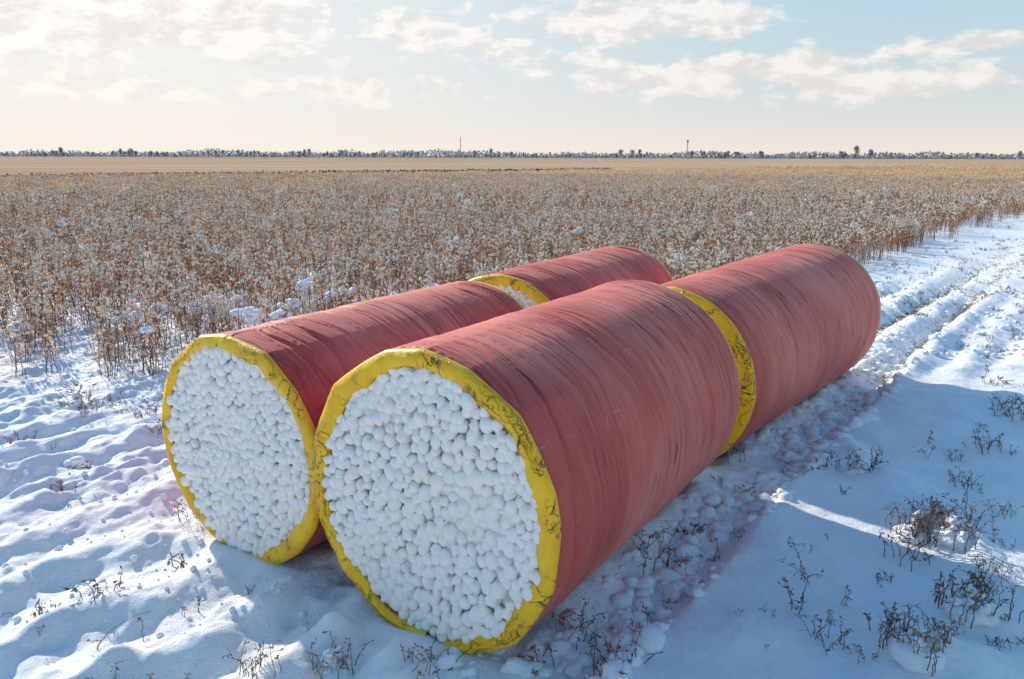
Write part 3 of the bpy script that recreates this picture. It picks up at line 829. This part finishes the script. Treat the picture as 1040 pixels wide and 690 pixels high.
W = [
 ('arching', 808, 618, 1.15, 'dark arching weed with drooping leaves alone on smooth blue snow', 0),
 ('arching', 822, 590, 0.80, 'thin forked weed just above the arching weed on blue shaded snow', 0),
 ('sprig', 857, 612, 1.00, 'short upright sprig right of the arching weed on shaded snow', 0),
 ('clump', 838, 655, 0.84, 'small tangled weed below the arching weed on shaded snow', 0),
 ('tall', 905, 545, 0.71, 'upright dark spiky weed left of the large snowy weed thicket', 0),
 ('thicket', 930, 548, 1.05, 'dense brown weed thicket under snow, left part of the big clump at right', .18),
 ('thicket', 960, 560, 1.15, 'dense brown weed thicket with snow balls, centre of the big clump at right', .2),
 ('arching', 985, 540, 1.00, 'long forked weed stems leaning out of the lit snow ridge at right', 0),
 ('tall', 1008, 560, 0.86, 'pale dry stalk with seed head at the right end of the big weed thicket', 0),
 ('clump', 925, 572, 1.08, 'brown weed tuft in front of the big snowy thicket', 0),
 ('thicket', 985, 628, 1.1, 'frosted upright weed bunch with snow on top below the big thicket', .24),
 ('arching', 950, 612, 0.70, 'single weed stem bending left beside the frosted weed bunch', 0),
 ('thicket', 930, 672, 1.0, 'low weed poking from a round snow mound near the bottom right corner', .16),
 ('low', 905, 655, 1.35, 'dark weed stubs at the left foot of the round snow mound', 0),
 ('tall', 968, 668, 0.57, 'thin bare stalk beside the round snow mound near the bottom right', 0),
 ('clump', 872, 482, 1.08, 'snow capped weed on the sunlit bank edge right of the rear bale', .2),
 ('arching', 812, 490, 0.75, 'tangled weed stems on the sunlit bank opposite the joint of the right bales', 0),
 ('clump', 838, 480, 0.81, 'brittle weed at the bank crest, left of the snow capped weed', 0),
 ('sprig', 858, 508, 0.90, 'tiny dark sprig just below the snow capped weed on the bank', 0),
 ('arching', 940, 470, 0.70, 'curled dark weed standing on blue shaded snow right of the bank weeds', 0),
 ('sprig', 942, 455, 1.00, 'little hooked weed behind the curled dark weed', 0),
 ('clump', 1000, 465, 1.01, 'branching weed at the right edge with curled tips, in shadow', 0),
 ('clump', 1025, 425, 1.22, 'snowy brown weed on the right edge where shadow meets sunlight', .2),
 ('tall', 998, 392, 1.09, 'single tall dry stalk on sunlit snow right of the rear bale', 0),
 ('low', 1010, 392, 1.49, 'small brown tuft next to the single tall stalk', 0),
 ('clump', 660, 560, 1.15, 'thin branched weed in the shaded channel beside the nearest bale', 0),
 ('arching', 690, 560, 0.80, 'loose wiry stems in the channel, right of the thin branched weed', 0),
 ('clump', 590, 640, 0.94, 'dark twiggy weed at the foot of the nearest bale, right of its rim', 0),
 ('clump', 628, 675, 1.08, 'snow capped weed on the bank start at the bottom, right of the nearest bale', .2),
 ('arching', 655, 650, 0.80, 'long twig leaning along the bank just behind the snow capped weed at the bottom', 0),
 ('clump', 745, 462, 0.94, 'dry grass tuft at the joint of the two right bales', 0),
 ('low', 700, 530, 1.35, 'low dead weed under the curve of the nearest bale', 0),
 ('clump', 340, 662, 1.01, 'wreath shaped dark weed around a snow lump, below the left rim of the nearest bale', .06),
 ('clump', 432, 676, 0.81, 'small leafy weed under the bottom of the nearest bale', 0),
 ('twig', 455, 672, 1.20, 'bare straight twig pointing at the bottom rim of the nearest bale', 0),
 ('clump', 268, 682, 0.81, 'dark budded weed at the bottom edge, left of the wreath shaped weed', 0),
 ('twig', 245, 668, 1.10, 'long bent twig on sunlit snow at the bottom left', 0),
 ('tall', 132, 686, 0.48, 'dark upright stub beside a snow lump at the bottom left', .0),
 ('clump', 112, 686, 0.81, 'snow covered weed lump at the bottom left corner area', .14),
 ('sprig', 148, 680, 1.00, 'thin single sprig right of the snow covered weed lump', 0),
 ('sprig', 187, 684, 0.90, 'tiny weed with two heads at the bottom left', 0),
 ('sprig', 200, 603, 0.80, 'short bent straw in front of the left bale', 0),
 ('twig', 143, 628, 1.10, 'brown twig lying across the lit snow ridge at the left', 0),
 ('twig', 95, 640, 1.20, 'long curved twig lying on the snow at the lower left', 0),
 ('low', 100, 600, 1.35, 'dark straw heap sunk in a blue shaded hollow at the left', 0),
 ('low', 40, 622, 1.08, 'dark weed remains in the hollow near the left edge', 0),
 ('low', 182, 562, 1.35, 'brown weed remains beside a snow lump left of the left bale', 0),
 ('clump', 195, 520, 0.81, 'pale grass tuft touching the left rim of the left bale', 0),
 ('low', 80, 462, 1.35, 'brown weed clump on the lumpy snow at the left', .05),
 ('low', 60, 490, 1.22, 'low weed on a snow ridge below the brown weed clump at left', 0),
 ('low', 20, 440, 1.35, 'matted weed beside the left edge below the crop', 0),
 ('clump', 90, 415, 0.94, 'thin weed between snow lumps just below the crop', 0),
 ('clump', 150, 412, 1.08, 'dead weed with dark leaves left of the top of the left bale', 0),
 ('clump', 165, 435, 0.81, 'branchy weed close to the upper left rim of the left bale', 0),
 ('clump', 75, 405, 1.35, 'snow laden weed in front of the gap in the crop', .2),
 ('low', 545, 665, 1.22, 'frosted weed under the lower right curve of the yellow rim', 0),
]
for (kd, u, v, s, lb, cp) in W: weed(kd, u, v, s, lb, None, cp)
# the many small ones nobody could tell apart
def far_weeds(n, x0, x1, y0, y1, label, group, kinds, smin, smax, cond):
    c = 0; t = 0
    while c < n and t < 6000:
        t += 1
        u, v = rnd.uniform(x0, x1), rnd.uniform(y0, y1)
        x, y = at(u, v)
        if not cond(x, y): continue
        weed(rnd.choice(kinds), 0, 0, rnd.uniform(smin, smax), label, group, 0, None, (x, y)); c += 1
def edist(x, y): return (x - .90) * math.cos(BY) - (y - 5.15) * math.sin(BY)
def wrow(x, y): return (x - 13.57) * math.cos(.715) - (y - 28.66) * math.sin(.715)
free = lambda x, y: bool(clear_of_bales(np.array([x]), np.array([y]), .12)[0])
far_weeds(110, 880, 1060, 222, 330, 'small dark weed remnant sticking out of the sunlit snowy rows behind the right bales', 'weed remnants on the sunlit rows', ['low', 'sprig', 'low'], .7, 1.3,
          lambda x, y: wrow(x, y) > .2 and free(x, y))
far_weeds(26, 930, 1050, 335, 375, 'little weed on the sunlit snow at right behind the bale shadow', 'little weeds behind the bale shadow', ['low', 'sprig'], .5, .9, lambda x, y: edist(x, y) > .3 and free(x, y))
far_weeds(30, 560, 880, 395, 660, 'small twig standing in the lumpy snow channel beside the right bales', 'twigs in the snow channel', ['sprig', 'low', 'twig'], .5, .9,
          lambda x, y: -.9 < edist(x, y) < -.05 and free(x, y))
far_weeds(16, 10, 230, 400, 470, 'small brown sprig among the snow lumps below the crop at left', 'sprigs among the snow lumps', ['sprig', 'low'], .6, 1.0, lambda x, y: free(x, y) and not bool(in_field(x, y)))
far_weeds(9, 10, 560, 600, 690, 'tiny sprig in the sunlit foreground snow', 'tiny foreground sprigs', ['sprig', 'twig'], .4, .7, lambda x, y: free(x, y))
far_weeds(34, 860, 1045, 390, 690, 'small dry weed in the blue shade toward the right edge of the snow', 'dry weeds toward the shaded right edge', ['sprig', 'clump', 'low', 'low', 'sprig'], .45, .85, lambda x, y: edist(x, y) > 1.2)
far_weeds(8, 740, 870, 400, 680, 'tiny sprig in the smooth blue snow close to the channel bank', 'tiny shaded sprigs', ['sprig'], .35, .6, lambda x, y: edist(x, y) > .3)

# stubble along the wheel track (straw nobody could count)
mb = MB(); q = np.random.RandomState(5)
for k in range(2200):
    rx, ry, ryaw, wd, dp = RUTS[0 if k % 5 < 3 else 1]; y = 13.2 + 34 * q.rand() ** 1.3; x0 = rx + (y - ry) * math.tan(ryaw) + q.randn() * wd * 1.1
    z = hz(x0, y)
    d = q.randn(3) * np.array([1, 1, .35]); d /= np.linalg.norm(d); l = q.uniform(.06, .16)
    mb.tube([(x0, y, z), (x0 + d[0] * l, y + d[1] * l, z + abs(d[2]) * l + .02)], .006, .004, 3)
tag(link('stubble', mb.mesh('stubble', [M_STRAW], False)), 'pale straw stubble along the wheel track in the snow', 'stubble', None, 'stuff')

# snow clods in the channel and along the bank
mb = MB(); q = np.random.RandomState(8); n = 0
while n < 1500:
    y = q.uniform(4.8, 15.5); ee = -q.rand() * 1.55 + .06
    x = .90 + (ee + (y - 5.15) * math.sin(BY)) / math.cos(BY)
    if not clear_of_bales(np.array([x]), np.array([y]), -.36)[0]: continue
    cl = float(vnoise(np.array([x * 1.3]), np.array([y * 1.3]), 33)[0])
    if cl < .25 + q.rand() * .6: continue
    r = .014 + .085 * q.rand() ** 3.2
    mb.blob((x, y, hz(x, y) + r * .05), r, 0, 2 if y < 11 else 1, n, .5, (1.25, 1.15, .8)); n += 1
for k in range(230):
    u, v = q.uniform(0, 330), q.uniform(395, 640); x, y = at(u, v)
    if not free(x, y): continue
    r = .012 + .03 * q.rand() ** 2.5
    mb.blob((x, y, hz(x, y) + r * .3), r, 0, 1, k, .3)
for k in range(500):
    u, v = q.uniform(870, 1045), q.uniform(235, 370); x, y = at(u, v)
    if not free(x, y) or wrow(x, y) < 0: continue
    r = .02 + .06 * q.rand() ** 2
    mb.blob((x, y, hz(x, y) + r * .2), r, 0, 1, k, .3, (1.2, 1.2, .7))
tag(link('snow_clods', mb.mesh('snow_clods', [M_SNOW])), 'loose snow clods scattered beside the bales and tracks', 'snow clods', None, 'stuff')

# ------------------------------------------------------------------ horizon: trees, low woodland, masts
def tree_mesh(seed, h, w):
    q = np.random.RandomState(seed); mb = MB()
    mb.tube([(0, 0, 0), (q.uniform(-.3, .3), 0, h * .5), (q.uniform(-.4, .4), 0, h * .9)], .35, .08, 5, 1)
    for k in range(5):
        a = q.uniform(0, 6.28); z0 = h * q.uniform(.3, .6)
        mb.tube([(0, 0, z0), (math.cos(a) * w * .5, math.sin(a) * w * .5, z0 + h * .25)], .15, .05, 4, 1)
    for k in range(15):
        a = q.uniform(0, 6.28); r = w * math.sqrt(q.rand()) * .30; z = h * q.uniform(.42, .9)
        c = np.array([math.cos(a) * r, math.sin(a) * r, z])
        for m_ in range(26):
            mb.leaf(c + q.randn(3) * w * .2, q.uniform(.6, 1.25), q, 0, .8)
    return mb.mesh('tree', [M_TREE, M_TRUNK], False)
kinds = [tree_mesh(k, 9 + 2.5 * (k % 4), 3.0 + 1.1 * (k % 3)) for k in range(8)]
q = np.random.RandomState(77)
def horizon_y(u): return 1050 + 130 * math.sin(u * .004)
nt_ = 0
for k in range(300):
    u = q.uniform(-60, 1100)
    # density follows the photo: gaps with low trees near 220-330, thicker at the right
    if 520 * .0 + vnoise(np.array([u * .02]), np.array([.5]), 5)[0] < q.rand() * .6: continue
    D = q.uniform(930, 1080); x = (u - 520) / F_PX * D * 1.0
    s = q.uniform(.45, .85) * (.7 + .7 * float(vnoise(np.array([u * .028]), np.array([7.5]), 15)[0])) * (1.05 if 330 < u < 480 or u > 560 else .9)
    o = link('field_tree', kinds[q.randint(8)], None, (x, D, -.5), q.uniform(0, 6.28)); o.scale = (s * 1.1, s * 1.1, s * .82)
    tag(o, 'hazy dark tree standing out of the far tree line on the horizon', 'tree', 'trees along the horizon')
mb = MB()
for k in range(24000):
    u = q.uniform(-500, 1540); D = q.uniform(1090, 1150); x = (u - 520) / F_PX * D
    hh = 3.5 + 6.5 * float(vnoise(np.array([u * .045]), np.array([2.]), 9)[0]) + (1.5 if u > 650 else 0)
    mb.leaf(np.array([x, D, -.5 + (hh + .5) * q.rand() ** 1.3]), q.uniform(2.0, 4.0), q, 0, .9)
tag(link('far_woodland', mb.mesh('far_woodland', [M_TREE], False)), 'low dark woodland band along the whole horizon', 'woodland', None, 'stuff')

def mast(u, top, label, head):
    D = 1000.; x = (u - 520) / F_PX * D; h = CAM_H + (158.5 - top) / F_PX * D
    o = link('radio_mast', None, loc=(x, D, 0)); tag(o, label, 'mast')
    b = MB()
    for k in range(3):
        a = k * 2 * PI / 3; b.tube([(math.cos(a) * .7, math.sin(a) * .7, -1), (math.cos(a) * .4, math.sin(a) * .4, h * .9)], .22, .18, 4)
    for k in range(14):
        z = h * .9 * k / 14; z2 = h * .9 * (k + 1) / 14; a = k * 2 * PI / 3; a2 = a + 2 * PI / 3
        b.tube([(math.cos(a) * .65, math.sin(a) * .65, z), (math.cos(a2) * .6, math.sin(a2) * .6, z2)], .09, .09, 3)
    b.tube([(0, 0, h * .85), (0, 0, h)], .3, .12, 5); link('lattice_tower', b.mesh('lattice_tower', [M_MAST], False), o)
    if head:
        c = MB(); c.tube([(0, 0, h * .84), (0, 0, h * .97)], 1.1, 1.1, 8); c.tube([(0, 0, h * .82), (0, 0, h * .835)], 1.5, 1.5, 8)
        link('antenna_ring', c.mesh('antenna_ring', [M_MAST]), o)
mast(468.5, 140, 'thin radio mast on the horizon, left of the two', False)
mast(692.5, 143, 'radio mast with a broader head on the horizon, right of the two', True)
x = (158.5 - 520) / F_PX * 760
b = MB(); b.tube([(0, 0, 0), (0, 0, 4.2)], .55, .5, 8); b.tube([(0, 0, 4.2), (0, 0, 4.6)], .7, .1, 8)
tag(link('marker_post', b.mesh('marker_post', [M_POST]), None, (x, 760, 0)), 'tiny white post at the far field edge on the left', 'post')

# far hedge strips that read as dark lines across the fields
def strip(name, label, p0, p1, h, dens, seed):
    q = np.random.RandomState(seed); mb = MB()
    L = math.hypot(p1[0] - p0[0], p1[1] - p0[1])
    for k in range(int(L * dens)):
        t = q.rand(); mb.leaf(np.array([p0[0] + (p1[0] - p0[0]) * t + q.randn() * .5, p0[1] + (p1[1] - p0[1]) * t + q.randn() * .5, q.uniform(-.05, h)]), q.uniform(.15, .3) * (1 + h * .15), q, 0, .8)
    tag(link(name, mb.mesh(name, [M_DARK], False)), label, 'dead growth', None, 'stuff')
def grd(u, v): return at(u, v)
strip('field_margin', 'dark strip of dead growth along the far edge of the standing cotton', (E0[0] - 30, E0[1] - 30 * (E1[1] - E0[1]) / (E1[0] - E0[0])), E1, 1.15, 110, 3)
strip('hedge_strip', 'thin dark hedge line low on the far left fields', grd(160, 162.0), grd(640, 163.6), 1.6, 9, 4)

# ------------------------------------------------------------------ light and sky
SUN_EL = R(27.5); sd = Vector((-.65, .76, 0)).normalized(); SUN = Vector((sd.x * math.cos(SUN_EL), sd.y * math.cos(SUN_EL), math.sin(SUN_EL)))
L = bpy.data.lights.new('sun', 'SUN'); L.energy = 5.0; L.angle = R(.8); L.color = (1, .89, .74)
lo = bpy.data.objects.new('sun', L); col.objects.link(lo); lo.rotation_euler = (-SUN).to_track_quat('-Z', 'Y').to_euler(); lo.location = (-20, 30, 30)

w = bpy.data.worlds.new('World'); sc.world = w; w.use_nodes = True
nt = w.node_tree; nt.nodes.clear(); g = NT(nt)
out = g.n('ShaderNodeOutputWorld'); bg = g.n('ShaderNodeBackground'); bg.inputs['Strength'].default_value = .12
STR = .12
sky = g.n('ShaderNodeTexSky', sky_type='NISHITA'); sky.sun_disc = False; sky.sun_elevation = SUN_EL
sky.sun_rotation = math.atan2(SUN.x, SUN.y); sky.air_density = 1.0; sky.dust_density = .6; sky.ozone_density = 1.6; sky.altitude = 50
tc = g.n('ShaderNodeTexCoord').outputs['Generated']
sx = g.n('ShaderNodeSeparateXYZ'); g.l(tc, sx.inputs[0])
az = g.math('ARCTAN2', sx.outputs[0], sx.outputs[1]); el = g.math('ARCSINE', sx.outputs[2])
def S(r, gg, b): return (r / STR, gg / STR, b / STR, 1)
sunaz = math.atan2(SUN.x, SUN.y)
# clear sky with warm haze low down and towards the sun
daz = g.math('ABSOLUTE', g.math('SUBTRACT', az, sunaz))
glow = g.ramp(daz, 0.15, 1.2, 1, 0)
elp = g.math('MAXIMUM', el, 0)
clear = g.mix(1.0, sky.outputs[0], c4(.74, 1.62, 2.05), 'MULTIPLY')
lowblue = g.mix(glow, S(.38, .65, .80), S(.88, .92, .93))
vis = g.ramp(elp, .24, .75, 1, 0)
base = g.mix(vis, clear, lowblue)
haze = g.math('POWER', 2.718, g.math('MULTIPLY', elp, -9.5))
hz_c = g.mix(glow, S(.90, .79, .70), S(.98, .88, .79))
base = g.mix(g.math('MULTIPLY', haze, 1.0, clamp=True), base, hz_c)
# clouds: soft clumps at fixed bearings, torn by noise
cv = g.n('ShaderNodeCombineXYZ'); g.l(g.math('MULTIPLY', az, 1.0), cv.inputs[0]); g.l(g.math('MULTIPLY', el, 2.1), cv.inputs[1])
def pang(u, v): 
    return math.atan((u - 520) / F_PX) , math.atan((158 - v) / math.hypot(F_PX, u - 520) * 1.0)
blobs = [(60, 35, 150, 26, .9), (200, 32, 150, 24, 1.0), (300, 60, 90, 16, .6), (330, 0, 160, 9, .8), (430, 38, 75, 14, .85), (520, 62, 95, 14, .6), (640, 32, 110, 17, 1.0), (735, 28, 60, 10, .7),
         (560, 82, 80, 10, .5), (120, 92, 120, 12, .75), (330, 94, 120, 12, .7), (690, 84, 95, 14, .9), (800, 78, 80, 14, 1.0), (870, 92, 110, 11, .8), (965, 52, 75, 7, .95), (960, 84, 60, 9, .7), (690, 4, 40, 9, .8), (900, 48, 30, 6, .6),
         (-150, 40, 150, 30, .9), (-300, 80, 150, 20, .8), (1200, 60, 150, 16, .8), (1300, 20, 120, 16, .7), (60, 70, 90, 12, .5), (450, 100, 100, 8, .45)]
acc = None
for (u, v, su, sv, am) in blobs:
    a, e_ = pang(u, v); sa = su / F_PX; se = sv / F_PX * 1.35
    dx = g.math('DIVIDE', g.math('SUBTRACT', az, a), sa); dy = g.math('DIVIDE', g.math('SUBTRACT', el, e_), se)
    r2 = g.math('ADD', g.math('MULTIPLY', dx, dx), g.math('MULTIPLY', dy, dy))
    gss = g.math('MULTIPLY', g.math('POWER', 2.718, g.math('MULTIPLY', r2, -.8)), am)
    acc = gss if acc is None else g.math('MAXIMUM', acc, gss)
n1 = g.noise(cv.outputs[0], 14, 10, .62, .15)
big = g.noise(cv.outputs[0], 5, 3, .5)
# a scatter of other cloud over the rest of the sky
oth = g.math('MULTIPLY', g.ramp(big, .5, .75), g.ramp(el, .22, .4))
cov = g.math('MAXIMUM', acc, g.math('MULTIPLY', oth, .6))
den = g.ramp(g.math('ADD', cov, g.math('MULTIPLY', g.math('SUBTRACT', n1, .5), 2.4)), .32, .68)
off = g.n('ShaderNodeVectorMath', operation='ADD'); g.l(cv.outputs[0], off.inputs[0]); off.inputs[1].default_value = (-.012, .022, 0)
n2 = g.noise(off.outputs[0], 14, 10, .62, .15)
lit = g.ramp(g.math('SUBTRACT', n1, n2), -.10, .09)
ccol = g.mix(lit, g.mix(glow, S(.70, .70, .71), S(.80, .79, .79)), g.mix(glow, S(1.0, .97, .95), S(1.08, 1.05, 1.02)))
ccol = g.mix(g.math('MULTIPLY', haze, .9, clamp=True), ccol, hz_c)
final = g.mix(g.math('MULTIPLY', den, .88), base, ccol)
# below the horizon: dull ground tone
final = g.mix(g.ramp(el, -.02, -.001, 1, 0), final, S(.5, .45, .4))
g.l(final, bg.inputs['Color']); g.l(bg.outputs[0], out.inputs[0])

# ------------------------------------------------------------------ camera
cam = bpy.data.cameras.new('camera'); cam.sensor_width = 36; cam.lens = F_PX / 1040 * 36; cam.clip_end = 9000; cam.clip_start = .05
co = bpy.data.objects.new('camera', cam); col.objects.link(co); co.location = (0, 0, CAM_H)
co.rotation_euler = (PI / 2 - PITCH, 0, 0)
roll = Matrix.Rotation(R(.17), 4, 'Z')
co.matrix_world = Matrix.Translation((0, 0, CAM_H)) @ Matrix.Rotation(PI / 2 - PITCH, 4, 'X') @ roll
sc.camera = co
sc.view_settings.view_transform = 'Standard'; sc.view_settings.look = 'None'; sc.view_settings.exposure = 0; sc.view_settings.gamma = 1
sc.render.engine = 'CYCLES'
sc.cycles.max_bounces = 5; sc.cycles.diffuse_bounces = 3; sc.cycles.transmission_bounces = 2; sc.cycles.glossy_bounces = 2; sc.cycles.use_denoising = True
